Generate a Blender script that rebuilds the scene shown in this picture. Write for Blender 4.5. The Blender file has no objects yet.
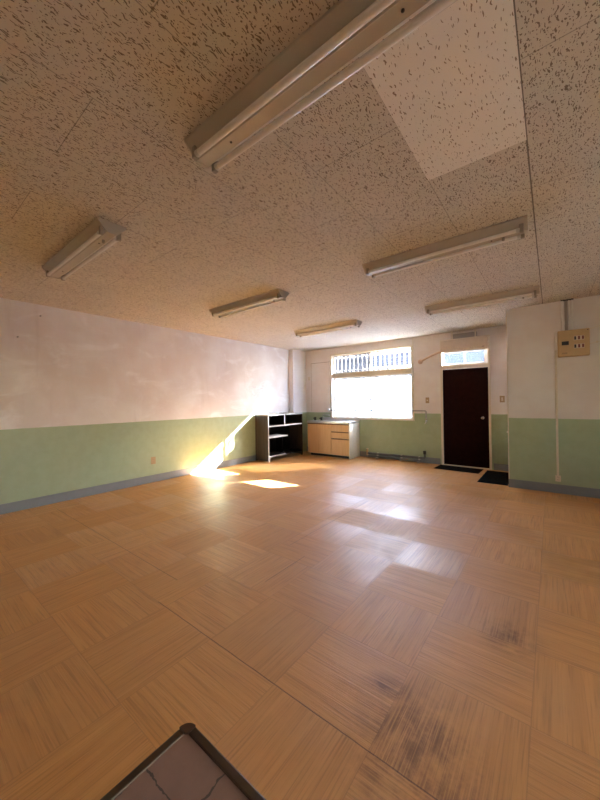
import bpy, bmesh, math, random
from mathutils import Vector, Matrix
random.seed(7)
S = bpy.context.scene
COL = S.collection

# ------------------------------------------------------------------ camera
def camera():
    F = 323.1
    yaw, pit, rol = math.radians(37.916), math.radians(0.221), math.radians(-0.846)
    f = Vector((-math.sin(yaw)*math.cos(pit), math.cos(yaw)*math.cos(pit), math.sin(pit)))
    r = Vector((math.cos(yaw), math.sin(yaw), 0)); u = r.cross(f)
    r2 = r*math.cos(rol) + u*math.sin(rol); u2 = -r*math.sin(rol) + u*math.cos(rol)
    cd = bpy.data.cameras.new('camera'); cd.sensor_fit = 'VERTICAL'
    cd.sensor_height = 24.0; cd.sensor_width = 18.0; cd.lens = F/800*24.0
    cd.clip_start = 0.02; cd.clip_end = 200
    co = bpy.data.objects.new('camera', cd); COL.objects.link(co)
    m = Matrix((r2, u2, -f)).transposed().to_4x4(); m.translation = Vector((0, 0, 1.33))
    co.matrix_world = m
    S.camera = co
camera()

# ------------------------------------------------------------------ light
SUN_TRAVEL = Vector((-0.72, -1.0, -0.685))
SUN_STRENGTH = 56.0
SKY_STRENGTH = 1.0
W = bpy.data.worlds.new('sky'); S.world = W; W.use_nodes = True
wn = W.node_tree.nodes; wl = W.node_tree.links
sky = wn.new('ShaderNodeTexSky'); sky.sky_type = 'NISHITA'; sky.sun_disc = False
sky.sun_elevation = math.radians(29.1); sky.sun_rotation = math.atan2(0.72, 1.0)
sky.air_density = 1.0; sky.dust_density = 2.0
wn['Background'].inputs[1].default_value = SKY_STRENGTH
wl.new(sky.outputs[0], wn['Background'].inputs[0])

sd = bpy.data.lights.new('sun', 'SUN'); sd.energy = SUN_STRENGTH; sd.angle = math.radians(0.53)
sd.color = (1.0, 0.97, 0.92)
so = bpy.data.objects.new('sun', sd); COL.objects.link(so)
so.rotation_euler = SUN_TRAVEL.to_track_quat('-Z', 'Y').to_euler(); so.location = (6, 18, 12)

def portal(name, loc, normal, sx, sy):
    d = bpy.data.lights.new(name, 'AREA'); d.shape = 'RECTANGLE'; d.size = sx; d.size_y = sy
    d.cycles.is_portal = True
    o = bpy.data.objects.new(name, d); COL.objects.link(o); o.location = loc
    o.rotation_euler = Vector(normal).to_track_quat('-Z', 'Z').to_euler()
portal('window_portal', (-3.37, 7.12, 1.70), (0, -1, 0), 2.06, 1.62)
portal('transom_portal', (-1.34, 7.12, 2.24), (0, -1, 0), 0.88, 0.55)
portal('fill_window_portal', (2.56, 1.9, 1.65), (-1, 0, 0), 3.6, 1.5)  # portal of the added fill-light window

S.view_settings.view_transform = 'Standard'; S.view_settings.look = 'None'
S.view_settings.gamma = 1.0; S.view_settings.use_curve_mapping = False
S.view_settings.exposure = 2.92
S.cycles.max_bounces = 14; S.cycles.diffuse_bounces = 10; S.cycles.glossy_bounces = 4
S.cycles.transparent_max_bounces = 12; S.cycles.sample_clamp_indirect = 12.0
S.cycles.caustics_reflective = False; S.cycles.caustics_refractive = False

# ------------------------------------------------------------------ node helper
class Mat:
    def __init__(s, name, color=(.8, .8, .8), rough=.6, metal=0.0, spec=0.5):
        s.m = bpy.data.materials.new(name); s.m.use_nodes = True
        s.t = s.m.node_tree; s.n = s.t.nodes; s.l = s.t.links
        s.b = s.n['Principled BSDF']; s.out = s.n['Material Output']
        s.b.inputs['Base Color'].default_value = (*color, 1)
        s.b.inputs['Roughness'].default_value = rough
        s.b.inputs['Metallic'].default_value = metal
        s.b.inputs['Specular IOR Level'].default_value = spec
    def node(s, typ, **kw):
        nd = s.n.new(typ)
        for k, v in kw.items(): setattr(nd, k, v)
        return nd
    def put(s, sock, v):
        if hasattr(v, 'is_linked') or hasattr(v, 'links'): s.l.new(v, sock)
        elif isinstance(v, tuple) and len(v) == 3 and sock.type == 'RGBA': sock.default_value = (*v, 1)
        else: sock.default_value = v
    def pos(s):
        return s.node('ShaderNodeNewGeometry').outputs['Position']
    def math(s, op, a, b=0.0, c=None, clamp=False):
        nd = s.node('ShaderNodeMath', operation=op, use_clamp=clamp)
        s.put(nd.inputs[0], a); s.put(nd.inputs[1], b)
        if c is not None: s.put(nd.inputs[2], c)
        return nd.outputs[0]
    def xyz(s, v):
        nd = s.node('ShaderNodeSeparateXYZ'); s.put(nd.inputs[0], v); return nd.outputs
    def comb(s, x, y, z=0.0):
        nd = s.node('ShaderNodeCombineXYZ')
        s.put(nd.inputs[0], x); s.put(nd.inputs[1], y); s.put(nd.inputs[2], z); return nd.outputs[0]
    def vmul(s, v, f):
        nd = s.node('ShaderNodeVectorMath', operation='MULTIPLY'); s.put(nd.inputs[0], v); nd.inputs[1].default_value = f
        return nd.outputs[0]
    def noise(s, v, scale=5, detail=3, rough=.5, dist=0.0):
        nd = s.node('ShaderNodeTexNoise'); s.put(nd.inputs['Vector'], v)
        nd.inputs['Scale'].default_value = scale; nd.inputs['Detail'].default_value = detail
        nd.inputs['Roughness'].default_value = rough; nd.inputs['Distortion'].default_value = dist
        return nd.outputs
    def ramp(s, f, a, b):                       # smooth 0..1 between a and b
        nd = s.node('ShaderNodeMapRange', interpolation_type='SMOOTHSTEP')
        s.put(nd.inputs[0], f); nd.inputs[1].default_value = a; nd.inputs[2].default_value = b
        return nd.outputs[0]
    def mix(s, f, a, b, mode='MIX'):
        nd = s.node('ShaderNodeMix', data_type='RGBA', blend_type=mode)
        s.put(nd.inputs[0], f); s.put(nd.inputs[6], a); s.put(nd.inputs[7], b)
        return nd.outputs[2]
    def bump(s, h, strength=.3, dist=.01):
        nd = s.node('ShaderNodeBump'); nd.inputs['Strength'].default_value = strength
        nd.inputs['Distance'].default_value = dist; s.put(nd.inputs['Height'], h)
        s.l.new(nd.outputs[0], s.b.inputs['Normal'])
    def color(s, c): s.put(s.b.inputs['Base Color'], c)
    def roughness(s, c): s.put(s.b.inputs['Roughness'], c)

def plain(name, color, rough=.5, metal=0.0, var=0.06, scale=14, spec=.5):
    """slightly uneven colour so nothing is a dead flat tone"""
    M = Mat(name, color, rough, metal, spec)
    n = M.noise(M.pos(), scale, 4)[0]
    dark = tuple(c*(1-var*2) for c in color)
    M.color(M.mix(n, dark, tuple(min(1, c*(1+var)) for c in color)))
    return M.m

CEIL = 2.66
PAINT_Z = 1.034
GREEN = (0.365, 0.45, 0.30)
WHITE = (0.79, 0.775, 0.76)

def painted_wall(name, smear_glare=False):
    M = Mat(name, rough=.5)
    p = M.pos(); x, y, z = M.xyz(p)
    edge = M.math('ADD', z, M.math('MULTIPLY', M.math('SUBTRACT', M.noise(p, 6, 2)[0], .5), .008))
    up = M.math('GREATER_THAN', edge, PAINT_Z)
    n1 = M.noise(p, 1.3, 5, .6)[0]; n2 = M.noise(p, 9, 4)[0]
    wcol = M.mix(M.ramp(n1, .35, .7), (WHITE[0]*.90, WHITE[1]*.85, WHITE[2]*.83), WHITE)
    if smear_glare:                                    # wipe marks and filler, plus glare patches painted into the plaster colour
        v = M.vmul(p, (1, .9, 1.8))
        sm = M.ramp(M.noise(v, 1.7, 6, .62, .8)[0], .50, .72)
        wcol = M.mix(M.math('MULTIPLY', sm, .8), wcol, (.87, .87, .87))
        st = M.ramp(M.noise(M.vmul(p, (1, 5, .5)), 2.2, 4)[0], .58, .8)
        wcol = M.mix(M.math('MULTIPLY', st, .22), wcol, (.52, .45, .41))
        # scuffed patch near the far end
        d = M.math('SQRT', M.math('ADD', M.math('POWER', M.math('DIVIDE', M.math('SUBTRACT', y, 5.25), .38), 2.0),
                                  M.math('POWER', M.math('DIVIDE', M.math('SUBTRACT', z, 1.62), .32), 2.0)))
        sc = M.math('MULTIPLY', M.ramp(d, 1.0, .4), M.ramp(M.noise(M.vmul(p, (1, 3, 9)), 2.4, 4, .6, 1.2)[0], .52, .68))
        wcol = M.mix(M.math('MULTIPLY', sc, .5), wcol, (.42, .43, .47))
    gcol = M.mix(M.ramp(n2, .3, .7), (GREEN[0]*.93, GREEN[1]*.93, GREEN[2]*.90), GREEN)
    M.color(M.mix(up, gcol, wcol))
    M.put(M.b.inputs['Specular IOR Level'], M.math('MULTIPLY_ADD', up, -.28, .5))
    M.roughness(M.math('ADD', M.math('MULTIPLY', up, .30), M.math('MULTIPLY_ADD', n2, .12, .30)))
    h = M.math('ADD', M.noise(p, 5, 4)[0], M.math('MULTIPLY', M.noise(p, 60, 2)[0], .12))
    M.bump(h, .35, .012)
    return M.m

TILE = 0.4825
def floor_mat():
    M = Mat('wood_print_floor_tiles', rough=.35, spec=.7)
    p = M.pos(); x, y, z = M.xyz(p)
    tx = M.math('DIVIDE', M.math('ADD', x, .085), TILE); ty = M.math('DIVIDE', M.math('SUBTRACT', y, 1.115), TILE)
    ix = M.math('FLOOR', tx); iy = M.math('FLOOR', ty)
    fx = M.math('SUBTRACT', tx, ix); fy = M.math('SUBTRACT', ty, iy)
    wn_ = M.node('ShaderNodeTexWhiteNoise', noise_dimensions='2D'); M.put(wn_.inputs['Vector'], M.comb(ix, iy))
    rnd = wn_.outputs['Value']
    wn2 = M.node('ShaderNodeTexWhiteNoise', noise_dimensions='2D'); M.put(wn2.inputs['Vector'], M.comb(M.math('ADD', ix, 31.7), iy))
    rnd2 = wn2.outputs['Value']
    par = M.math('MODULO', M.math('ABSOLUTE', M.math('ADD', ix, iy)), 2.0)
    flip = M.math('GREATER_THAN', M.math('ADD', M.math('MULTIPLY', par, .8), M.math('MULTIPLY', rnd2, .4)), .6)
    off = M.math('MULTIPLY', rnd, 17.0)
    def grain(u, v):
        a = M.noise(M.comb(M.math('ADD', M.math('MULTIPLY', u, 3.0), off), M.math('MULTIPLY', v, 125.0), off), 1.0, 4, .6, .3)[0]
        b = M.noise(M.comb(M.math('ADD', M.math('MULTIPLY', u, 1.2), off), M.math('MULTIPLY', v, 24.0), off), 1.0, 3, .5, .6)[0]
        return a, b
    a1, b1 = grain(x, y); a2, b2 = grain(y, x)
    def sel(f, a, b): return M.math('ADD', M.math('MULTIPLY', f, b), M.math('MULTIPLY', M.math('SUBTRACT', 1.0, f), a))
    fine = sel(flip, a1, a2); broad = sel(flip, b1, b2)
    base = M.mix(M.ramp(broad, .3, .7), (.57, .275, .076), (.65, .322, .098))
    base = M.mix(M.math('MULTIPLY', M.ramp(fine, .48, .70), .48), base, (.25, .105, .030))
    base = M.mix(M.math('MULTIPLY', M.ramp(fine, .44, .28), .35), base, (.64, .36, .15))
    base = M.mix(M.math('MULTIPLY', rnd, .30), base, (.40, .20, .085))
    base = M.mix(M.math('MULTIPLY', M.ramp(rnd2, .6, 1.0), .22), base, (.60, .34, .14))
    # worn, dirty patches
    def patch(cx, cy, sx, sy):
        return M.ramp(M.math('SQRT', M.math('ADD', M.math('POWER', M.math('DIVIDE', M.math('SUBTRACT', x, cx), sx), 2.0),
                                            M.math('POWER', M.math('DIVIDE', M.math('SUBTRACT', y, cy), sy), 2.0))), 1.0, .25)
    wear = M.math('MULTIPLY', M.ramp(M.noise(p, 5, 6, .7)[0], .36, .62), M.ramp(fine, .28, .60))
    spots = M.math('MAXIMUM', patch(-.42, 1.22, .34, .42), M.math('MAXIMUM', patch(-.60, 1.42, .17, .12),
            M.math('MAXIMUM', patch(-.20, 2.12, .20, .2), patch(-.30, .95, .22, .26))))
    base = M.mix(M.math('MULTIPLY', M.math('MULTIPLY', wear, spots), .80), base, (.15, .066, .028))
    dirt = M.ramp(M.noise(p, 1.1, 6, .65)[0], .5, .8)
    base = M.mix(M.math('MULTIPLY', dirt, .25), base, (.26, .13, .055))
    # joints between the tiles
    ex = M.math('MINIMUM', fx, M.math('SUBTRACT', 1.0, fx)); ey = M.math('MINIMUM', fy, M.math('SUBTRACT', 1.0, fy))
    joint = M.math('LESS_THAN', M.math('MINIMUM', ex, ey), .0045)
    base = M.mix(M.math('MULTIPLY', joint, .22), base, (.12, .055, .025))
    def seam(along, across, at, lo, hi, w=.0024):     # a joint that has opened and gone dark
        wob = M.math('MULTIPLY', M.math('SUBTRACT', M.noise(p, 9, 2)[0], .5), .006)
        d = M.math('ABSOLUTE', M.math('ADD', M.math('SUBTRACT', across, at), wob))
        return M.math('MULTIPLY', M.math('LESS_THAN', d, w),
                      M.math('MULTIPLY', M.math('GREATER_THAN', along, lo), M.math('LESS_THAN', along, hi)))
    sm = M.math('MAXIMUM', seam(x, y, 1.118, -2.1, .1), M.math('MAXIMUM', seam(x, y, 1.34, -5.0, -2.24),
         M.math('MAXIMUM', seam(y, x, -1.69, 1.72, 2.2), seam(y, x, -1.93, 2.3, 3.9))))
    base = M.mix(M.math('MULTIPLY', sm, .65), base, (.06, .028, .014))
    M.color(base)
    r = M.math('ADD', M.math('MULTIPLY_ADD', rnd2, .28, .22), M.math('MULTIPLY', M.noise(p, 3.0, 5, .6)[0], .24))
    M.roughness(M.math('ADD', r, M.math('MULTIPLY', M.math('MULTIPLY', wear, spots), .2)))
    h = M.math('SUBTRACT', M.math('ADD', M.math('MULTIPLY', fine, .5), M.math('MULTIPLY', M.noise(p, 4, 3)[0], 1.2)), M.math('MULTIPLY', joint, 1.0))
    M.bump(h, .55, .006)
    return M.m

def fissure_mat(name, base, dark, dens=1.0, tiles=True):
    M = Mat(name, base, rough=.95, spec=.1)
    p = M.pos(); x, y, z = M.xyz(p)
    wob = M.noise(p, 22, 2)[1]
    pv = M.node('ShaderNodeVectorMath', operation='MULTIPLY_ADD')
    M.put(pv.inputs[0], wob); pv.inputs[1].default_value = (.036, .036, 0); M.put(pv.inputs[2], p)
    def flecks(sx, sy, thr, off):
        v = M.node('ShaderNodeTexVoronoi', voronoi_dimensions='2D')
        mp = M.node('ShaderNodeMapping'); mp.inputs['Rotation'].default_value = (0, 0, off*.25)
        mp.inputs['Scale'].default_value = (sx, sy, 1); mp.inputs['Location'].default_value = (off, off*2.3, 0)
        M.l.new(pv.outputs[0], mp.inputs[0]); M.l.new(mp.outputs[0], v.inputs['Vector'])
        v.inputs['Scale'].default_value = 1.0
        cr = M.xyz(v.outputs['Color'])
        lim = M.math('MULTIPLY', M.math('MULTIPLY', cr[0], cr[0]), thr)
        return M.math('LESS_THAN', v.outputs['Distance'], lim)
    f = M.math('MAXIMUM', flecks(92, 21, .30*dens, .31), flecks(80, 17, .23*dens, -.43))
    if dens > .9:
        f = M.math('MAXIMUM', f, flecks(95, 80, .33, .9))
    n = M.noise(p, 2.2, 5, .6)[0]
    c = M.mix(n, tuple(b*.90 for b in base), tuple(min(1, b*1.06) for b in base))
    if tiles:
        tv = M.math('DIVIDE', M.math('ADD', x, .0825), .4905)
        ic = M.math('FLOOR', tv)
        par = M.math('MODULO', M.math('ABSOLUTE', ic), 2.0)
        tu = M.math('DIVIDE', M.math('SUBTRACT', M.math('SUBTRACT', y, 1.543), M.math('MULTIPLY', par, .49)), .981)
        ir = M.math('FLOOR', tu)
        w = M.node('ShaderNodeTexWhiteNoise', noise_dimensions='2D'); M.put(w.inputs['Vector'], M.comb(ic, ir))
        c = M.mix(M.math('MULTIPLY', w.outputs['Value'], .14), c, tuple(b*.72 for b in base))
        fv = M.math('SUBTRACT', tv, ic); fu = M.math('SUBTRACT', tu, ir)
        ev = M.math('MULTIPLY', M.math('MINIMUM', fv, M.math('SUBTRACT', 1.0, fv)), .4905)
        eu = M.math('MULTIPLY', M.math('MINIMUM', fu, M.math('SUBTRACT', 1.0, fu)), .981)
        j = M.math('LESS_THAN', M.math('MINIMUM', ev, eu), .0022)
        gap = M.math('LESS_THAN', M.math('ABSOLUTE', M.math('ADD', x, .0825)), .0042)
        c = M.mix(M.math('MULTIPLY', j, .7), c, tuple(b*.35 for b in base))
        c = M.mix(M.math('MULTIPLY', gap, .85), c, tuple(b*.25 for b in base))
    c = M.mix(M.math('MULTIPLY', f, .9), c, dark)
    M.color(c)
    M.bump(M.math('ADD', M.math('MULTIPLY', f, -1.0), M.math('MULTIPLY', M.noise(p, 90, 2)[0], .3)), .5, .003)
    return M.m

def glass_mat(name, clear, diffuse_col=(.9, .92, .95), frosted=0.0, clear_above=None, pattern=False):
    M = Mat(name); M.n.remove(M.b)
    tr = M.node('ShaderNodeBsdfTransparent'); tr.inputs[0].default_value = (*clear, 1)
    gl = M.node('ShaderNodeBsdfGlossy'); gl.inputs['Roughness'].default_value = .03
    tl = M.node('ShaderNodeBsdfTranslucent'); tl.inputs[0].default_value = (*diffuse_col, 1)
    m1 = M.node('ShaderNodeMixShader'); m2 = M.node('ShaderNodeMixShader')
    f = frosted
    if clear_above is not None:
        z = M.xyz(M.pos())[2]
        f = M.math('MULTIPLY', M.math('LESS_THAN', z, clear_above), frosted)
    if pattern:
        n = M.ramp(M.noise(M.pos(), 55, 3, .6)[0], .42, .58)
        f = M.math('MULTIPLY', n, frosted)
    M.put(m1.inputs[0], f); M.l.new(tr.outputs[0], m1.inputs[1]); M.l.new(tl.outputs[0], m1.inputs[2])
    m2.inputs[0].default_value = .05
    M.l.new(m1.outputs[0], m2.inputs[1]); M.l.new(gl.outputs[0], m2.inputs[2])
    M.l.new(m2.outputs[0], M.out.inputs[0])
    return M.m

def streak_wood(name, c1, c2, axis, rough=.5, scale=1.0):
    M = Mat(name, rough=rough); p = M.pos()
    k = {'x': (2, 40, 40), 'y': (40, 2, 40), 'z': (40, 40, 2)}[axis]
    n = M.noise(M.vmul(p, tuple(v*scale for v in k)), 1, 4, .6, .4)[0]
    M.color(M.mix(M.ramp(n, .3, .7), c1, c2)); return M.m

M_FLOOR = floor_mat()
M_CEIL = fissure_mat('aged_fissured_ceiling_board', (.65, .60, .52), (.18, .135, .10))
M_PANEL = fissure_mat('new_fissured_ceiling_board', (.84, .80, .74), (.26, .185, .125), dens=.72, tiles=False)
M_WALL_L = painted_wall('two_tone_wall_paint_smear_glare', True)
M_WALL = painted_wall('two_tone_wall_paint')
M_BASE = plain('grey_blue_skirting', (.215, .235, .255), .45)
M_CREAM = plain('cream_paint', (.72, .66, .55), .4)
M_WHITEPAINT = plain('white_paint', (.78, .76, .72), .4)
M_ALU = plain('white_aluminium', (.80, .81, .82), .35)
M_TAN = plain('tan_window_bar', (.52, .42, .29), .5)
M_DOOR = plain('dark_brown_door_paint', (.020, .006, .005), .65, var=.25, spec=.04)
M_CHROME = plain('chrome', (.75, .75, .74), .18, 1.0)
M_STEEL = plain('brushed_steel', (.62, .62, .60), .32, 1.0)
M_PIPE = plain('grey_metal_pipe', (.36, .35, .33), .4, .6)
M_DARKPIPE = plain('dark_grey_pipe', (.11, .115, .12), .5)
M_BRASS = plain('brass_valve', (.62, .42, .22), .35, .8)
M_MAT = plain('black_rubber_mat', (.007, .008, .010), .85, var=.3, scale=60, spec=.2)
M_LAMP = plain('white_enamel', (.50, .455, .39), .35)
M_TUBE = plain('fluorescent_tube_glass', (.86, .84, .80), .18)
M_SOCKET = plain('lamp_socket_plastic', (.30, .27, .23), .45)
M_DARK = plain('black_plastic', (.02, .02, .02), .5)
M_SHELF = plain('black_brown_carcass', (.008, .006, .005), .6, var=.3, spec=.06)
M_SHELFSIDE = streak_wood('dark_brown_side_veneer', (.022, .014, .010), (.045, .030, .022), 'z', .5)
M_EDGE = plain('pale_edging', (.62, .58, .55), .4)
M_CABWOOD = streak_wood('pale_beech_front', (.62, .40, .205), (.70, .47, .26), 'z', .4)
M_CABBODY = plain('cream_cabinet_body', (.76, .72, .60), .45)
M_GROOVE = plain('brown_pull_groove', (.16, .085, .035), .5)
M_BOX = plain('yellowed_plastic', (.58, .40, .21), .45)
M_PLATE = plain('yellowed_switch_plate', (.40, .28, .15), .45)
M_IVORY = plain('ivory_plastic', (.72, .64, .52), .45)
M_RED = plain('dark_red_switch', (.16, .025, .02), .5)
M_AC = plain('beige_air_conditioner_plastic', (.66, .56, .46), .45)
M_COVER = plain('pinkish_duct_cover', (.66, .48, .35), .5)
M_FRAME = plain('dark_bronze_metal', (.075, .050, .034), .35, .5)
M_CORNER = plain('worn_bronze_corner', (.085, .05, .038), .4, .5)
M_LEG = plain('dark_table_leg', (.03, .022, .018), .4)

def slate_mat():
    M = Mat('stone_tile_top', rough=.45); p = M.pos(); x, y, z = M.xyz(p)
    w1 = M.noise(p, 16, 4, .6)[0]; w2 = M.noise(M.vmul(p, (1, 1, 1)), 21, 4, .6)[0]
    wx = M.math('MULTIPLY', M.math('SUBTRACT', w1, .5), .030); wy = M.math('MULTIPLY', M.math('SUBTRACT', w2, .5), .030)
    tx = M.math('DIVIDE', M.math('ADD', M.math('ADD', x, .465), wx), .118); ty = M.math('DIVIDE', M.math('ADD', M.math('SUBTRACT', y, .283), wy), .108)
    ix = M.math('FLOOR', tx); iy = M.math('FLOOR', ty)
    fx = M.math('SUBTRACT', tx, ix); fy = M.math('SUBTRACT', ty, iy)
    e = M.math('MINIMUM', M.math('MINIMUM', fx, M.math('SUBTRACT', 1.0, fx)), M.math('MINIMUM', fy, M.math('SUBTRACT', 1.0, fy)))
    wid = M.math('MULTIPLY_ADD', M.ramp(M.noise(p, 11, 3)[0], .45, .7), .055, .012)
    g = M.math('LESS_THAN', e, wid)
    w = M.node('ShaderNodeTexWhiteNoise', noise_dimensions='2D'); M.put(w.inputs['Vector'], M.comb(ix, iy))
    n = M.noise(p, 30, 5, .6)[0]
    c = M.mix(n, (.20, .118, .098), (.30, .195, .165))
    c = M.mix(M.math('MULTIPLY', w.outputs['Value'], .35), c, (.20, .145, .13))
    c = M.mix(M.math('MULTIPLY', g, .9), c, (.055, .048, .045))
    M.color(c); M.bump(M.math('ADD', M.math('MULTIPLY', n, .4), M.math('MULTIPLY', g, -1.0)), .4, .003)
    return M.m
M_SLATE = slate_mat()

# ------------------------------------------------------------------ mesh helper
class MB:
    def __init__(s): s.bm = bmesh.new()
    def box(s, a, b, bev=0.0):
        x0, x1 = sorted((a[0], b[0])); y0, y1 = sorted((a[1], b[1])); z0, z1 = sorted((a[2], b[2]))
        r = bmesh.ops.create_cube(s.bm, size=1.0)
        for v in r['verts']:
            v.co = Vector(((x0+x1)/2 + v.co.x*(x1-x0), (y0+y1)/2 + v.co.y*(y1-y0), (z0+z1)/2 + v.co.z*(z1-z0)))
        if bev:
            es = list({e for v in r['verts'] for e in v.link_edges})
            bmesh.ops.bevel(s.bm, geom=es, offset=bev, segments=2, affect='EDGES', profile=.5)
        return s
    def tube(s, pts, rad, seg=12):
        pts = [Vector(p) for p in pts]; rings = []
        for i, p in enumerate(pts):
            d0 = (p-pts[i-1]).normalized() if i else None
            d1 = (pts[i+1]-p).normalized() if i < len(pts)-1 else None
            t = (d0 or d1) if (d0 is None or d1 is None) else (d0+d1).normalized()
            up = Vector((0, 0, 1)) if abs(t.z) < .9 else Vector((0, 1, 0))
            a = t.cross(up).normalized(); b = t.cross(a).normalized()
            k = 1.0
            if d0 is not None and d1 is not None: k = 1/max(.5, t.dot(d1))
            r = rad[i] if isinstance(rad, (list, tuple)) else rad
            rings.append([s.bm.verts.new(p + (a*math.cos(q)+b*math.sin(q))*r*(k if len(pts) > 2 else 1)) for q in [2*math.pi*j/seg for j in range(seg)]])
        for A, B in zip(rings, rings[1:]):
            for j in range(seg): s.bm.faces.new((A[j], A[(j+1) % seg], B[(j+1) % seg], B[j]))
        s.bm.faces.new(rings[0][::-1]); s.bm.faces.new(rings[-1]); return s
    def prism(s, prof, axis, lo, hi):            # profile = list of 2-D points, extruded along axis
        def P(u, v, w): return {'x': (w, u, v), 'y': (u, w, v), 'z': (u, v, w)}[axis]
        A = [s.bm.verts.new(P(u, v, lo)) for u, v in prof]; B = [s.bm.verts.new(P(u, v, hi)) for u, v in prof]
        n = len(prof)
        for i in range(n): s.bm.faces.new((A[i], A[(i+1) % n], B[(i+1) % n], B[i]))
        s.bm.faces.new(A[::-1]); s.bm.faces.new(B); return s
    def lathe(s, centre, axis, prof, seg=20):    # prof = (radius, offset along axis)
        c = Vector(centre); ax = Vector(axis).normalized()
        a = ax.orthogonal().normalized(); b = ax.cross(a)
        rings = [[s.bm.verts.new(c + ax*h + (a*math.cos(q)+b*math.sin(q))*max(r, .0004)) for q in [2*math.pi*j/seg for j in range(seg)]] for r, h in prof]
        for A, B in zip(rings, rings[1:]):
            for j in range(seg): s.bm.faces.new((A[j], A[(j+1) % seg], B[(j+1) % seg], B[j]))
        s.bm.faces.new(rings[0][::-1]); s.bm.faces.new(rings[-1]); return s
    def build(s, name, mat, parent=None, smooth=False):
        bmesh.ops.recalc_face_normals(s.bm, faces=s.bm.faces)
        off = Vector((0, 0, 0)); q = parent
        while q is not None: off += q.location; q = q.parent
        for v in s.bm.verts: v.co -= off
        me = bpy.data.meshes.new(name); s.bm.to_mesh(me); s.bm.free()
        if smooth:
            me.shade_smooth()
            try: me.set_sharp_from_angle(angle=math.radians(35))
            except Exception: pass
        me.materials.append(mat)
        o = bpy.data.objects.new(name, me); COL.objects.link(o)
        if parent is not None: o.parent = parent
        return o
def box(name, mat, a, b, parent=None, bev=0.0): return MB().box(a, b, bev).build(name, mat, parent)
def tag(o, label=None, cat=None, group=None, kind=None):
    if label: o['label'] = label
    if cat: o['category'] = cat
    if group: o['group'] = group
    if kind: o['kind'] = kind
    return o
def empty(name, loc, label=None, cat=None, group=None, kind=None):
    o = bpy.data.objects.new(name, None); COL.objects.link(o); o.location = loc; o.empty_display_size = .05
    return tag(o, label, cat, group, kind)
def rehome(o, loc):
    """put a single-mesh thing's origin at its base"""
    d = Vector(loc)-o.location
    o.data.transform(Matrix.Translation(-d)); o.location = Vector(loc); return o
def struct(name, mat, a, b, label, cat, bev=0.0):
    return tag(box(name, mat, a, b, None, bev), label, cat, None, 'structure')
def copy_tree(o, parent=None):
    c = o.copy(); COL.objects.link(c); c.parent = parent
    for ch in list(o.children): copy_tree(ch, c)
    return c

# ------------------------------------------------------------------ room
LX, BY, PX, PY, RX, FY, T = -5.333, 6.95, -0.515, 5.74, 2.40, -3.0, .16
struct('floor', M_FLOOR, (LX-T, FY-T, -.12), (RX+T, BY+T, 0), 'glossy orange wood-print tile floor of the empty room', 'floor')
struct('ceiling', M_CEIL, (LX-T, FY-T, CEIL), (RX+T, BY+T, CEIL+.14), 'tan fissured acoustic board ceiling', 'ceiling')
struct('wall_left', M_WALL_L, (LX-T, FY-T, 0), (LX, BY+T, CEIL), 'long left wall, smeared white with painted-in glare above green paint', 'wall')
SY0, SY1, SZ0, SZ1 = .1, 3.7, .9, 2.4
b = MB()
b.box((RX, FY-T, 0), (RX+T, SY0, CEIL)).box((RX, SY1, 0), (RX+T, BY+T, CEIL)).box((RX, SY0, 0), (RX+T, SY1, SZ0)).box((RX, SY0, SZ1), (RX+T, SY1, CEIL))
tag(b.build('wall_right', M_WALL), 'right side wall with an added wide fill-light window, outside the photo', 'wall', None, 'structure')
struct('wall_partition', M_WALL, (PX, PY, 0), (RX-.001, BY+T, CEIL), 'projecting wall at the right carrying the fuse box, white above green', 'wall')
struct('wall_pillar', M_WALL, (LX+.001, 6.40, 0), (-5.195, BY-.001, CEIL), 'narrow pillar in the far left corner', 'wall')
WX0, WX1, WZ0, WZ1 = -4.385, -2.35, .905, 2.475
DX0, DX1, DZ1 = -1.775, -.895, 2.52
b = MB()
b.box((LX, BY, 0), (WX0, BY+T, CEIL)).box((WX1, BY, 0), (DX0, BY+T, CEIL)).box((DX1, BY, 0), (PX-.001, BY+T, CEIL))
b.box((WX0, BY, 0), (WX1, BY+T, WZ0)).box((WX0, BY, WZ1), (WX1, BY+T, CEIL)).box((DX0, BY, DZ1), (DX1, BY+T, CEIL))
tag(b.build('wall_back', M_WALL), 'far wall with window and door, white above green', 'wall', None, 'structure')
struct('wall_front', M_WALL, (LX, FY-T, 0), (RX, FY, CEIL), 'front wall behind the camera, white above green', 'wall')

bh = .122
struct('baseboard_left', M_BASE, (LX, FY, 0), (LX+.010, 6.40, bh), 'grey blue skirting along the left wall', 'baseboard')
b = MB(); b.box((-5.195, BY-.010, 0), (DX0-.03, BY, bh)).box((DX1+.03, BY-.010, 0), (PX, BY, bh))
tag(b.build('baseboard_back', M_BASE), 'grey skirting along the far wall', 'baseboard', None, 'structure')
b = MB(); b.box((PX-.010, PY-.010, 0), (RX, PY, bh)).box((PX-.010, PY, 0), (PX, BY-.010, bh))
tag(b.build('baseboard_partition', M_BASE), 'grey skirting around the projecting right wall', 'baseboard', None, 'structure')
tag(MB().tube([(PX-.004, PY-.006, bh), (PX-.004, PY-.006, CEIL)], .006, 8).build('trim_1', M_CREAM), 'thin pale corner bead on the projecting wall edge', 'trim', None, 'structure')

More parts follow.
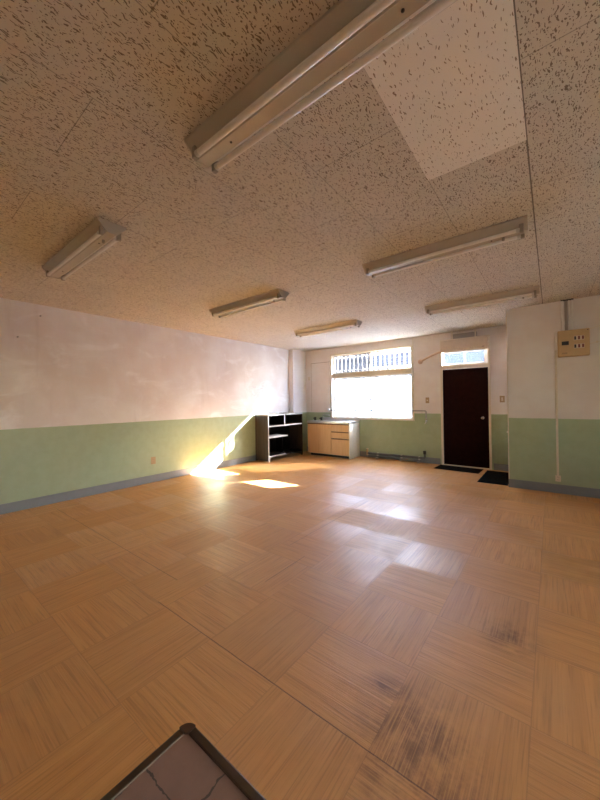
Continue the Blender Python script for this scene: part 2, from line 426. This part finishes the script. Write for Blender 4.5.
# window in the far wall
w = empty('window_1', ((WX0+WX1)/2, BY, WZ0), 'wide white framed window with transom panes in the far wall', 'window', None, 'structure')
fr = .035; GY = 7.035; MX = -3.35
b = MB()
b.box((WX0-.03, BY-.022, WZ1-.008), (WX1+.03, BY+.10, WZ1+.028)).box((WX0-.03, BY-.035, WZ0-.03), (WX1+.03, BY+.10, WZ0+.012))
b.box((WX0-.028, BY-.020, WZ0), (WX0+.012, BY+.10, WZ1)).box((WX1-.012, BY-.020, WZ0), (WX1+.028, BY+.10, WZ1))
b.build('casing', M_CREAM, w)
box('transom_bar', M_TAN, (WX0+.012, BY-.012, 1.895), (WX1-.012, BY+.10, 2.0), w)
def sash(x0, x1, z0, z1, y, gm, wd=.035):
    b = MB()
    b.box((x0, y-.014, z0), (x0+wd, y+.014, z1)).box((x1-wd, y-.014, z0), (x1, y+.014, z1))
    b.box((x0+wd, y-.014, z0), (x1-wd, y+.014, z0+wd)).box((x0+wd, y-.014, z1-wd), (x1-wd, y+.014, z1))
    s = b.build('sash', M_ALU, w)
    box('pane', gm, (x0+wd-.004, y-.002, z0+wd-.004), (x1-wd+.004, y+.002, z1-wd+.004), s)
    return s
G_CLEAR = glass_mat('clear_glass', (.96, .97, .98))
G_FILM = glass_mat('hazed_glass', (.34, .345, .36), (.2, .22, .26), frosted=.02)
G_FROST_L = glass_mat('frosted_glass', (.9, .92, .95), (.25, .285, .36), frosted=.86)
G_FROST_R = glass_mat('lightly_frosted_glass', (.9, .92, .95), (.29, .33, .41), frosted=.80)
G_FIG = glass_mat('figured_glass', (.90, .93, .98), (.012, .016, .026), frosted=.6, pattern=True)
sash(WX0+.012, MX+.02, 2.0, WZ1-.008, GY+.016, G_FILM, .03)
sash(MX-.02, WX1-.012, 2.0, WZ1-.008, GY-.016, G_CLEAR, .03)
sl = sash(WX0+.012, MX+.02, WZ0+.012, 1.895, GY+.016, G_FROST_L, .032)
sr = sash(MX-.02, WX1-.012, WZ0+.012, 1.895, GY-.016, G_FROST_R, .032)
for zz in (1.38, 2.22):
    box('latch', M_DARK, (WX1-.036, GY-.042, zz-.02), (WX1-.022, GY-.030, zz+.02), w)
    box('latch', M_DARK, (MX-.008, GY-.042, zz-.02), (MX+.008, GY-.030, zz+.02), w)

# door and its transom
d = empty('door_1', ((DX0+DX1)/2, BY, 0), 'dark brown door with a mid rail under a bright transom', 'door', None, 'structure')
ZL = 1.925                                        # head of the door leaf
b = MB()
b.box((DX0, BY-.03, 0), (DX0+.036, BY+.12, DZ1)).box((DX1-.036, BY-.03, 0), (DX1, BY+.12, DZ1))
b.box((DX0+.036, BY-.03, ZL), (DX1-.036, BY+.12, ZL+.075)).box((DX0+.036, BY-.03, DZ1-.03), (DX1-.036, BY+.12, DZ1))
b.build('door_frame', M_CREAM, d)
box('threshold', M_CREAM, (DX0+.036, BY-.035, 0), (DX1-.036, BY+.12, .018), d)
lf = box('door_leaf', M_DOOR, (DX0+.040, BY-.004, .020), (DX1-.040, BY+.034, ZL-.004), d)
box('mid_rail', M_DOOR, (DX0+.040, BY-.010, .925), (DX1-.040, BY-.004, .955), lf)
kx = -1.035; kz = .90+.065
kb = MB().lathe((kx, BY-.004, kz), (0, -1, 0), [(.030, 0), (.030, .006), (.012, .010), (.012, .030), (.026, .038), (.029, .050), (.022, .060), (.002, .063)]).build('door_knob', M_CHROME, lf, True)
tag(kb, 'round chrome knob')
b = MB()
tz0, tz1 = ZL+.075, DZ1-.03
b.box((DX0+.036, BY+.04, tz0), (DX0+.048, BY+.07, tz1)).box((DX1-.105, BY+.04, tz0), (DX1-.036, BY+.07, tz1))
b.box((DX0+.048, BY+.04, tz0), (DX1-.105, BY+.07, tz0+.035)).box((DX0+.048, BY+.04, tz1-.03), (DX1-.105, BY+.07, tz1)).box((-1.352, BY+.042, tz0+.035), (-1.328, BY+.068, tz1-.03))
ts = b.build('transom_sash', M_ALU, d)
box('pane', G_FIG, (DX0+.044, BY+.053, tz0+.03), (DX1-.100, BY+.057, tz1-.025), ts)

# unseen window to the right of the camera, added for fill light
w2 = empty('window_added_fill', (RX, (SY0+SY1)/2, SZ0), 'wide window added in the right side wall for fill light', 'window', None, 'structure')
b = MB(); xa, xb = RX+.05, RX+.11
b.box((xa, SY0, SZ0), (xb, SY0+.05, SZ1)).box((xa, SY1-.05, SZ0), (xb, SY1, SZ1)).box((xa, SY0+.05, SZ0), (xb, SY1-.05, SZ0+.05)).box((xa, SY0+.05, SZ1-.05), (xb, SY1-.05, SZ1))
for k in range(1, 3): b.box((xa, SY0+k*1.2-.03, SZ0+.05), (xb, SY0+k*1.2+.03, SZ1-.05))
s2 = b.build('sash', M_ALU, w2)
box('pane', glass_mat('fill_window_glass', (.5, .49, .47)), (RX+.078, SY0+.04, SZ0+.04), (RX+.082, SY1-.04, SZ1-.04), s2)

# ------------------------------------------------------------------ outside
rehome(struct('eave_sun_block', M_CREAM, (RX+T+.001, SY0-2.2, 2.50), (RX+T+1.8, SY1+2.6, 2.58), 'added eave keeping direct sun off the added side window', 'eave'), (RX+T, 1.9, 2.5))  # unseen eave, added to keep direct sun out of the fill window
M_GROUND = plain('dark_asphalt_yard', (.11, .11, .11), .95)
rehome(tag(box('yard', M_GROUND, (-40, BY+T, -.2), (40, 60, -.12)), 'grey asphalt yard outside the window', 'ground', None, 'structure'), (0, 7.2, -.2))
rehome(tag(box('street', M_GROUND, (RX+T, -30, -.2), (40, BY+T, -.12)), 'grey asphalt outside the added side window', 'ground', None, 'structure'), (2.6, 0, -.2))
M_SIDING = Mat('lilac_grey_siding', (.40, .385, .43), .8)
_x, _y, _z = M_SIDING.xyz(M_SIDING.pos())
_s = M_SIDING.math('LESS_THAN', M_SIDING.math('FRACT', M_SIDING.math('MULTIPLY', _z, 4.0)), .10)
M_SIDING.color(M_SIDING.mix(_s, (.033, .030, .041), (.02, .018, .025)))
M_NWIN = plain('neighbour_window_glass', (.12, .14, .18), .1)
nb = empty('neighbouring_house', (-4, 15, -.12), 'lilac grey neighbouring house seen through the window panes', 'building')
box('wall', M_SIDING.m, (-7.2, 15, -.12), (6, 21, 4.5), nb)
box('side_wing', plain('pale_lilac_render', (.10, .094, .114), .85), (-16, 15.05, -.12), (-7.2, 21, 4.5), nb)
MB().prism([(14.6, 4.5), (21.4, 4.5), (18, 5.3)], 'x', -16.4, 6.4).build('roof', plain('blue_grey_roof_tiles', (.16, .19, .25), .6, var=.3, scale=6), nb)
for k in range(6):
    f = box('window_frame', M_ALU, (-14+k*3.2, 14.94, 1.2), (-12.4+k*3.2, 15.02, 2.3), nb)
    box('pane', M_NWIN, (-13.94+k*3.2, 14.925, 1.26), (-12.46+k*3.2, 14.94, 2.24), f)
# grille of vertical bars fixed outside the window
g = empty('window_grille', (MX, 7.22, .93), 'white vertical bar security grille outside the far window', 'grille')
b = MB()
for zz in (.97, 1.47, 2.10, 2.42): b.box((WX0-.02, 7.222, zz-.012), (WX1+.02, 7.234, zz+.012))
for xx in (WX0+.05, MX, WX1-.05): b.box((xx-.01, BY+T, 2.09), (xx+.01, 7.222, 2.11))
b.build('rail', M_ALU, g)
for k in range(18):
    xx = WX0+.03+k*(WX1-WX0-.06)/17
    box('bar', M_ALU, (xx-.008, 7.207, .93), (xx+.008, 7.222, 2.46), g)

# ------------------------------------------------------------------ ceiling lights
def ceiling_light():
    L = 1.32; r = empty('fluorescent_light', (0, 0, CEIL))
    def P(y, z): return (y, CEIL+z)
    MB().prism([P(-.095, 0), P(-.095, -.012), P(-.030, -.078), P(.030, -.078), P(.095, -.012), P(.095, 0)], 'x', -L/2+.012, L/2-.012).build('housing', M_LAMP, r)
    for s in (-1, 1):
        x0, x1 = (-L/2, -L/2+.012) if s < 0 else (L/2-.012, L/2)
        MB().prism([P(-.098, 0), P(-.098, -.016), P(-.032, -.084), P(.032, -.084), P(.098, -.016), P(.098, 0)], 'x', x0, x1).build('end_cap', M_LAMP, r)
    for s in (-1, 1):
        MB().tube([(-L/2+.05, s*.060, CEIL-.080), (L/2-.05, s*.060, CEIL-.080)], .0155, 16).build('fluorescent_tube', M_TUBE, r, True)
        for e in (-1, 1):
            xa = e*(L/2-.052); xb = e*(L/2-.026)
            MB().box((xa, s*.060-.014, CEIL-.100), (xb, s*.060+.014, CEIL-.040), .004).build('socket', M_SOCKET, r)
            MB().lathe((e*(L/2-.072), s*.060, CEIL-.080), (e, 0, 0), [(.0162, 0), (.0162, .020)], 14).build('tube_end', M_STEEL, r, True)
    for xx in (-.42, .42): MB().lathe((xx, 0, CEIL-.078), (0, 0, -1), [(.006, 0), (.006, .003), (.002, .005)], 10).build('screw', M_DARK, r)
    MB().lathe((L/2-.16, .0, CEIL-.078), (0, 0, -1), [(.010, 0), (.010, .022), (.004, .025)], 12).build('starter', M_SOCKET, r)
    return r
lights = [(-.78, 1.03, 'large near fluorescent fitting cut by the top of the photo, beside the pale ceiling board'),
          (-3.18, 1.03, 'fluorescent ceiling fitting nearest the left wall, alone at the far left of the photo'),
          (-.78, 2.97, 'fluorescent ceiling fitting just beyond the pale ceiling board, second of the right row'),
          (-3.18, 2.95, 'small fluorescent ceiling fitting in the middle of the left row, in mid ceiling'),
          (-.76, 4.86, 'fluorescent ceiling fitting in front of the door, farthest of the right row'),
          (-3.17, 4.86, 'smallest fluorescent ceiling fitting, in front of the far window, last of the left row')]
proto = ceiling_light()
for i, (x, y, lab) in enumerate(lights):
    o = proto if i == 0 else copy_tree(proto)
    o.location = (x, y, CEIL); tag(o, lab, 'ceiling light', 'fluorescent ceiling lights')

rehome(tag(box('ceiling_board', M_PANEL, (-.5725, 1.053, CEIL-.004), (-.0835, 2.033, CEIL)), 'newer pale ceiling board with sparse flecks, brighter than the boards around it', 'ceiling panel'), (-.33, 1.54, CEIL))

# ------------------------------------------------------------------ air conditioner over the door
a = empty('air_conditioner', (-1.31, 6.82, 2.24), 'beige wall air conditioner hung above the brown door in front of its transom', 'air conditioner')
AX0, AX1 = -1.712, -.908
MB().prism([(6.93, 2.25), (6.93, 2.49), (6.76, 2.49), (6.728, 2.47), (6.715, 2.30), (6.74, 2.245)], 'x', AX0, AX1).build('body', M_AC, a)
box('air_outlet', M_DARK, (AX0+.05, 6.78, 2.238), (AX1-.05, 6.90, 2.2455), a)
MB().prism([(6.735, 2.236), (6.75, 2.236), (6.80, 2.232), (6.80, 2.238)], 'x', AX0+.04, AX1-.04).build('louvre', M_AC, a)
tag(box('power_light', M_DARK, (AX1-.09, 6.718, 2.285), (AX1-.05, 6.724, 2.292), a), 'small dark indicator')
b = MB(); b.box((-1.55, 6.86, 2.49), (-1.10, 6.93, 2.60))
b.build('bracket_plate', M_PIPE, a)
for xx in (-1.53, -1.12): box('hanger', M_CREAM, (xx-.012, 6.85, 2.49), (xx+.012, 6.862, CEIL), a)
c = empty('pipe_cover', (-2.0, 6.92, 2.15), 'pinkish curved pipe cover running from the air conditioner down into the wall', 'pipe cover')
MB().tube([(-1.705, 6.90, 2.285), (-1.80, 6.90, 2.272), (-1.92, 6.905, 2.235), (-2.05, 6.91, 2.18), (-2.135, 6.915, 2.135)], .022, 12).build('duct', M_COVER, c, True)
MB().lathe((-2.175, 6.95, 2.125), (0, -1, 0), [(.050, 0), (.050, .012), (.036, .03), (.034, .055), (.01, .062)], 18).build('wall_cap', M_COVER, c, True)

# hatch left of the window
h = empty('wall_hatch', (-4.72, BY, 1.05), 'flush white hatch panel in the far wall left of the window', 'hatch')
box('panel', M_WALL, (-5.01, BY-.014, 1.06), (-4.43, BY, 2.315), h)
b = MB(); gx = .008
b.box((-5.01-gx, BY-.010, 1.06), (-5.01, BY, 2.315+gx)).box((-5.01, BY-.010, 2.315), (-4.43, BY, 2.315+gx))
b.build('shadow_gap', M_GROOVE, h)
box('catch', M_CREAM, (-5.115, BY-.016, 1.88), (-5.065, BY, 1.97), h)

# thin conduit from ceiling to window corner
rehome(tag(MB().tube([(-2.33, BY-.008, 2.51), (-2.33, BY-.008, CEIL)], .008, 8).build('wire_conduit', M_CREAM), 'short thin conduit from the window corner up to the ceiling', 'conduit'), (-2.33, BY, 2.51))

# ------------------------------------------------------------------ pipes on the far wall
p = empty('water_pipe', (-3.2, BY-.05, 1.09), 'thin metal water pipe crossing the window sill and ending in a downward elbow', 'pipe')
py = BY-.055
MB().tube([(-4.40, py, 1.092), (-2.085, py, 1.092), (-2.066, py, 1.086), (-2.06, py, 1.07), (-2.06, py, .93)], .015, 10).build('pipe', M_PIPE, p, True)
MB().tube([(-2.22, py+.008, 1.092), (-2.22, BY-.002, 1.092)], .007, 8).build('pipe_bracket', M_PIPE, p)
v = MB().lathe((-2.06, py, .935), (0, 0, -1), [(.016, 0), (.018, .02), (.013, .03), (.018, .05), (.016, .09), (.008, .10)], 14).build('pipe_end', M_CHROME, p, True)
MB().tube([(-2.06, py, .85), (-2.075, py-.02, .83), (-2.085, py-.035, .825)], .010, 8).build('spout', M_CHROME, v, True)
MB().tube([(-3.215, py, 1.092), (-3.215, py-.01, 1.04), (-3.225, py-.03, .99), (-3.235, py-.05, .975)], .011, 10).build('tap', M_CHROME, p, True)
hv = MB().lathe((-4.43, py-.03, 1.115), (0, -1, 0), [(.012, -.03), (.012, .0), (.030, .005), (.032, .02), (.010, .03)], 14).build('valve_handle', plain('pale_blue_plastic', (.62, .68, .78), .4), p, True)
tag(hv, 'pale blue valve handle')
MB().tube([(-4.40, py, 1.092), (-4.43, py, 1.092), (-4.43, py, 1.15)], .013, 10).build('valve_body', M_CHROME, p, True)

q = empty('floor_pipe', (-2.75, BY-.07, 0), 'dark grey pipe pair along the skirting under the window', 'pipe')
qy = BY-.065
MB().tube([(-3.40, qy, .105), (-2.14, qy, .105), (-2.11, qy, .112), (-2.10, qy, .13), (-2.10, qy, .21)], .020, 12).build('upper_pipe', M_DARKPIPE, q, True)
MB().tube([(-3.36, qy-.035, .045), (-2.16, qy-.035, .045)], .018, 12).build('lower_pipe', M_DARKPIPE, q, True)
MB().lathe((-2.10, qy, .19), (0, 0, 1), [(.028, 0), (.030, .05), (.026, .07)], 14).build('pipe_cap', M_DARK, q, True)
for xx in (-3.15, -2.60, -2.22):
    MB().box((xx-.018, qy-.06, .0), (xx+.018, BY-.011, .032), .003).build('clip', M_EDGE, q)
    MB().box((xx-.012, qy-.012, .032), (xx+.012, BY-.011, .125), .002).build('clip', M_EDGE, q)
bv = MB().lathe((-3.40, qy, .06), (0, 0, 1), [(.020, 0), (.020, .07), (.028, .075), (.028, .11), (.014, .115), (.014, .14)], 14).build('gas_valve', M_BRASS, q, True)
MB().box((-3.43, qy-.008, .195), (-3.37, qy+.008, .215), .004).build('valve_lever', M_IVORY, bv)
tag(bv, 'brass coloured valve')

# ------------------------------------------------------------------ switches, sockets
def plate(name, c, n, wd, ht, label, cat, mat=M_PLATE, rockers=1, outlet=False):
    c = Vector(c); n = Vector(n); t = Vector((0, 0, 1)).cross(n).normalized(); u = Vector((0, 0, 1))
    r = empty(name, c, label, cat)
    def bx(nm, m, ct, cu, hw, hh, d0, d1, par, bev=0.0):
        pts = [c+t*(ct-hw)+u*(cu-hh)+n*d0, c+t*(ct+hw)+u*(cu+hh)+n*d1]
        return box(nm, m, pts[0], pts[1], par, bev)
    bx('plate', mat, 0, 0, wd/2, ht/2, 0, .009, r, .002)
    if outlet:
        for k in (-1, 1):
            for s in (-1, 1): bx('slot', M_DARK, s*.008, k*.020, .0015, .006, .009, .0095, r)
    else:
        for k in range(rockers): bx('rocker', M_IVORY, 0, (k-(rockers-1)/2)*.032, .012, .013, .009, .013, r)
    return r
plate('light_switch', (-2.045, BY, 1.31), (0, -1, 0), .072, .120, 'small tan switch plate on the far wall between window and door', 'switch')
plate('light_switch', (-.715, BY, 1.315), (0, -1, 0), .078, .120, 'tan switch plate on the far wall right of the brown door', 'switch', rockers=2)
plate('wall_outlet', (LX, 2.78, .365), (1, 0, 0), .078, .120, 'tan power outlet low on the green left wall', 'outlet', outlet=True)
o = MB().lathe((-.63, BY, .72), (0, -1, 0), [(.022, 0), (.022, .008), (.012, .012), (.012, .04), (.020, .045), (.020, .06), (.005, .065)], 14).build('door_stop', M_WHITEPAINT, None, True)
rehome(tag(o, 'small white knob shaped door stop beside the projecting wall edge', 'door stop'), (-.63, BY, .72))

# fuse box on the projecting wall
e = empty('fuse_box', (.24, PY, 1.88), 'yellowed fuse box with six small switches on the projecting right wall', 'fuse box')
ex0, ex1, ez0, ez1 = .075, .405, 1.88, 2.235
box('case', M_BOX, (ex0, PY-.085, ez0), (ex1, PY, ez1), e, .012)
box('side_strip', M_WHITEPAINT, (ex0-.034, PY-.06, ez0+.105), (ex0-.001, PY, ez1-.01), e, .004)
box('main_breaker', M_DARK, (.118, PY-.093, 2.035), (.192, PY-.085, 2.085), e)
tag(box('badge', M_PLATE, (.12, PY-.0865, 1.915), (.175, PY-.085, 1.935), e), 'faint worn badge')
for r_ in range(2):
    z_ = 2.118-r_*.108
    box('breaker_slot', M_IVORY, (.245, PY-.087, z_-.028), (.350, PY-.085, z_+.028), e)
    for k in range(3):
        xx = .258+k*.039
        sw = box('breaker_switch', M_DARK if k == 0 else M_RED, (xx-.010, PY-.094, z_-.022), (xx+.010, PY-.087, z_+.022), e)
MB().lathe((.385, PY-.085, 2.215), (0, -1, 0), [(.006, 0), (.006, .003), (.001, .004)], 10).build('screw', M_DARK, e)
wz = empty('service_conduits', (.19, PY, 2.235), 'pale conduits rising from the fuse box to the ceiling', 'conduit')
MB().tube([(.135, PY-.030, 2.235), (.140, PY-.022, 2.36), (.128, PY-.028, 2.46), (.132, PY-.024, 2.56), (.130, PY-.020, CEIL)], .017, 10).build('bundled_cable', M_WHITEPAINT, wz, True)
box('conduit_channel', plain('grey_cable_channel', (.36, .32, .28), .5), (.155, PY-.018, 2.235), (.188, PY, CEIL), wz)
MB().tube([(.205, PY-.013, 2.235), (.205, PY-.013, CEIL)], .010, 10).build('conduit', M_WHITEPAINT, wz, True)
MB().tube([(.235, PY-.013, 2.235), (.235, PY-.013, CEIL)], .010, 10).build('conduit', M_WHITEPAINT, wz, True)
box('ceiling_plug', M_DARK, (.115, PY-.045, CEIL-.012), (.250, PY, CEIL), wz)
wv = empty('wall_wire', (.45, PY, 2.0), 'thin pale wires running right from the fuse box along the wall', 'wire')
for z_ in (2.245, 2.045): MB().tube([(.405, PY-.006, z_-.01), (.50, PY-.005, z_+.012), (1.4, PY-.005, z_+.02)], .004, 6).build('wire', M_IVORY, wv, True)
box('wire_clip', M_IVORY, (.47, PY-.012, 2.04), (.49, PY, 2.065), wv)
cv = empty('drop_conduit', (.053, PY, .155), 'thin cream cable duct dropping from the fuse box to a low outlet', 'conduit')
box('duct', M_CREAM, (.040, PY-.016, .235), (.066, PY, 1.985), cv, .003)
plate('wall_outlet', (.055, PY, .205), (0, -1, 0), .060, .085, 'cream outlet box low on the projecting right wall under the cable duct', 'outlet', mat=M_IVORY, outlet=True)

for (y, z, lab) in ((1.036, 2.198, 'small hook on the left wall at the edge of the photo'), (1.27, 2.51, 'small screw high on the left wall just below the ceiling')):
    o = MB().lathe((LX, y, z), (1, 0, 0), [(.010, 0), (.010, .004), (.004, .006), (.004, .022), (.008, .024), (.002, .030)], 10).build('wall_hook', M_PIPE, None, True)
    rehome(tag(o, lab, 'hook'), (LX, y, z))

# ------------------------------------------------------------------ dark shelf unit in the far left corner
s = empty('shelf_unit', (-5.11, 5.77, 0), 'dark brown open shelf unit with pale edges in the far left corner', 'shelf unit')
sx0, sx1, sy0, sy1, sh = -5.312, -4.91, 5.155, 6.385, 1.045
th = .022
box('side_panel', M_SHELFSIDE, (sx0, sy0, .02), (sx1-.006, sy0+th, sh-.03), s)
box('side_panel', M_SHELFSIDE, (sx0, sy1-th, .02), (sx1-.006, sy1, sh-.03), s)
box('back_panel', M_SHELF, (sx0, sy0+th, .10), (sx0+.008, sy1-th, sh-.03), s)
tp = box('top', plain('worn_pale_top', (.42, .40, .38), .55), (sx0, sy0-.004, sh-.030), (sx1, sy1+.004, sh), s); tag(tp, 'pale worn top board')
box('shelf', M_SHELF, (sx0+.008, sy0+th, .768), (sx1-.008, sy1-th, .788), s)
box('shelf_edge', M_EDGE, (sx1-.008, sy0+th, .764), (sx1, sy1-th, .794), s)
box('divider', M_SHELF, (sx0+.008, 5.705, .788), (sx1-.008, 5.722, sh-.03), s)
box('divider_edge', M_EDGE, (sx1-.008, 5.703, .794), (sx1, 5.724, sh-.03), s)
box('half_shelf', M_EDGE, (sx0+.008, sy0+th, .518), (sx1-.012, 5.83, .540), s)
box('inner_upright', M_SHELF, (sx0+.03, 5.80, .125), (sx1-.16, 5.82, .518), s)
box('bottom_shelf', M_SHELF, (sx0+.008, sy0+th, .105), (sx1-.008, sy1-th, .125), s)
box('bottom_edge', M_EDGE, (sx1-.008, sy0+th, .100), (sx1, 5.72, .128), s)
box('front_edge', M_EDGE, (sx1-.006, sy0, .02), (sx1, sy0+th, sh-.03), s)
box('front_edge', M_SHELF, (sx1-.006, sy1-th, .02), (sx1, sy1, sh-.03), s)
for (xa, ya) in ((sx1-.03, sy0+.002), (sx1-.03, sy1-.032), (sx0+.002, sy0+.002), (sx0+.002, sy1-.032)):
    box('foot', M_EDGE if (xa > -5 and ya < 5.5) else M_DARK, (xa, ya, 0), (xa+.028, ya+.03, .022), s)
MB().prism([(5.177, .100), (5.30, .100), (5.235, .088), (5.20, .065), (5.195, .0), (5.177, .0)], 'x', sx1-.008, sx1-.001).build('corner_bracket', M_EDGE, s)
o = MB().lathe((-5.00, 5.56, sh), (0, 0, 1), [(.022, 0), (.028, .004), (.030, .035), (.026, .036), (.022, .008)], 16).build('small_dish', M_ALU, None, True)
rehome(tag(o, 'small pale cup on top of the dark shelf unit, the nearer item', 'cup'), (-5.0, 5.56, sh))
o = MB().lathe((-5.02, 5.86, sh), (0, 0, 1), [(.05, 0), (.055, .006), (.05, .016), (.03, .020), (.01, .021)], 16).build('pot_lid', M_PIPE, None, True)
rehome(tag(o, 'low grey lid lying on top of the dark shelf unit, the farther item', 'lid'), (-5.02, 5.86, sh))

# ------------------------------------------------------------------ sink cabinet under the window
k = empty('sink_cabinet', (-4.2, 6.7, 0), 'kitchen sink cabinet with pale wood fronts and steel top under the window', 'sink cabinet')
kx0, kx1, ky0, ky1 = -4.80, -3.62, 6.45, 6.935
b = MB(); b.box((kx0, ky0+.02, .06), (kx0+.018, ky1, .80)).box((kx1-.018, ky0, 0), (kx1, ky1, .80)).box((kx0+.018, ky0+.02, .06), (kx1-.018, ky1, .08)).box((kx0+.018, ky1-.012, .08), (kx1-.018, ky1, .80)).box((-4.124, ky0+.02, .08), (-4.108, ky1-.012, .80))
b.build('carcass', M_CABBODY, k)
box('toe_kick', M_DARK, (kx0+.05, ky0+.055, 0), (kx1-.018, ky0+.07, .06), k)
dz0, dz1 = .068, .795
box('door', M_CABWOOD, (kx0+.004, ky0, dz0), (-4.462, ky0+.018, dz1-.03), k, .002)
box('door', M_CABWOOD, (-4.458, ky0, dz0), (-4.120, ky0+.018, dz1-.03), k, .002)
for (z0, z1) in ((.612, .765), (.455, .585), (dz0, .425)):
    dr = box('drawer', M_CABWOOD, (-4.112, ky0, z0), (kx1-.022, ky0+.018, z1), k, .002)
    box('pull_groove', M_GROOVE, (-4.112, ky0+.004, z1), (kx1-.022, ky0+.016, z1+.024), dr)
box('pull_rail', M_GROOVE, (kx0+.004, ky0+.004, dz1-.03), (-4.120, ky0+.016, dz1-.004), k)
b = MB()
zt = .842; bx0, bx1, by0, by1 = -4.30, -3.76, 6.50, 6.82
b.box((kx0-.008, ky0-.018, zt-.045), (kx1+.008, ky0+.002, zt))
b.box((kx0-.008, ky0+.002, zt-.012), (bx0, ky1, zt)).box((bx1, ky0+.002, zt-.012), (kx1+.008, ky1, zt)).box((bx0, ky0+.002, zt-.012), (bx1, by0, zt)).box((bx0, by1, zt-.012), (bx1, ky1, zt))
b.box((kx1-.012, ky0+.002, zt-.045), (kx1+.008, ky1, zt-.012))
ct = b.build('worktop', M_STEEL, k)
b = MB()
b.box((bx0-.004, by0-.004, zt-.17), (bx0, by1+.004, zt-.012)).box((bx1, by0-.004, zt-.17), (bx1+.004, by1+.004, zt-.012)).box((bx0, by0-.004, zt-.17), (bx1, by0, zt-.012)).box((bx0, by1, zt-.17), (bx1, by1+.004, zt-.012)).box((bx0, by0, zt-.174), (bx1, by1, zt-.17))
b.build('basin', M_STEEL, ct)
box('splashback', M_STEEL, (-4.62, ky1-.014, zt), (kx1+.005, ky1, zt+.075), k)
f = MB().tube([(-4.63, 6.90, zt), (-4.63, 6.90, zt+.115), (-4.62, 6.89, zt+.128), (-4.40, 6.82, zt+.132), (-4.385, 6.815, zt+.115)], .010, 10).build('faucet', M_CHROME, k, True)
def cock(x, lab):
    r = empty('gas_cock', (x, 6.70, zt), lab, 'gas cock')
    MB().lathe((x, 6.70, zt+.001), (0, 0, 1), [(.030, 0), (.030, .012), (.022, .018), (.022, .05), (.030, .055), (.028, .075), (.008, .08)], 14).build('body', M_DARK, r, True)
    MB().tube([(x, 6.70, zt+.045), (x-.05, 6.69, zt+.055)], [.014, .012], 10).build('nozzle', M_DARK, r, True)
cock(-4.74, 'black knob like gas cock at the left end of the sink top')
cock(-4.55, 'black knob like gas cock beside the faucet on the sink top')

# ------------------------------------------------------------------ mats by the door
def mat(x0, x1, y0, y1, rot, label):
    cx, cy = (x0+x1)/2, (y0+y1)/2
    r = empty('door_mat', (cx, cy, 0), label, 'door mat', 'black mats by the door')
    MB().box((x0, y0, 0), (x1, y1, .010), .003).build('backing', M_MAT, r)
    b = MB(); n = int((y1-y0)/.022)
    for i in range(n): b.box((x0+.02, y0+.02+i*(y1-y0-.04)/n, .010), (x1-.02, y0+.02+(i+.55)*(y1-y0-.04)/n, .015))
    b.build('ribs', M_MAT, r); r.rotation_euler.z = rot
mat(-1.80, -1.03, 6.46, 6.87, -.04, 'black ribbed mat lying along the brown door threshold')
mat(-.955, -.545, 5.80, 6.80, 0, 'black ribbed mat against the side of the projecting wall, right of the other mat')

# ------------------------------------------------------------------ stone topped table under the camera
t = empty('stone_top_table', (-.22, .06, 0), 'small table with brown stone tile top and dark metal rim at the bottom edge', 'table')
tx0, tx1, ty0, ty1, tz = -.597, .16, -.26, .380, .68
rw = .017
box('tile_top', M_SLATE, (tx0+rw, ty0+rw, tz-.03), (tx1-rw, ty1-rw, tz-.003), t)
for a_, b_ in (((tx0, ty0+.022, tz-.032), (tx0+rw, ty1-.022, tz)), ((tx1-rw, ty0+.022, tz-.032), (tx1, ty1-.022, tz)),
               ((tx0+.022, ty0, tz-.032), (tx1-.022, ty0+rw, tz)), ((tx0+.022, ty1-rw, tz-.032), (tx1-.022, ty1, tz))):
    box('rim_rail', M_FRAME, a_, b_, t, .003)
for cx, sx in ((tx0, 1), (tx1, -1)):
    for cy, sy in ((ty0, 1), (ty1, -1)):
        R1 = .022; pts = [(cx+sx*R1, cy)]
        ctr = (cx+sx*R1, cy+sy*R1)
        arc = [(ctr[0]-sx*R1*math.sin(q), ctr[1]-sy*R1*math.cos(q)) for q in [math.pi/2*i/8 for i in range(9)]]
        inner = [(cx+sx*rw, cy+sy*R1), (cx+sx*(rw+.003), cy+sy*(rw+.003)), (cx+sx*R1, cy+sy*rw)]
        MB().prism(arc+inner, 'z', tz-.034, tz+.0015).build('corner_cap', M_CORNER, t)
        lx, ly = cx+sx*.035, cy+sy*.035
        box('leg', M_LEG, (lx-.014, ly-.014, 0), (lx+.014, ly+.014, tz-.03), t)
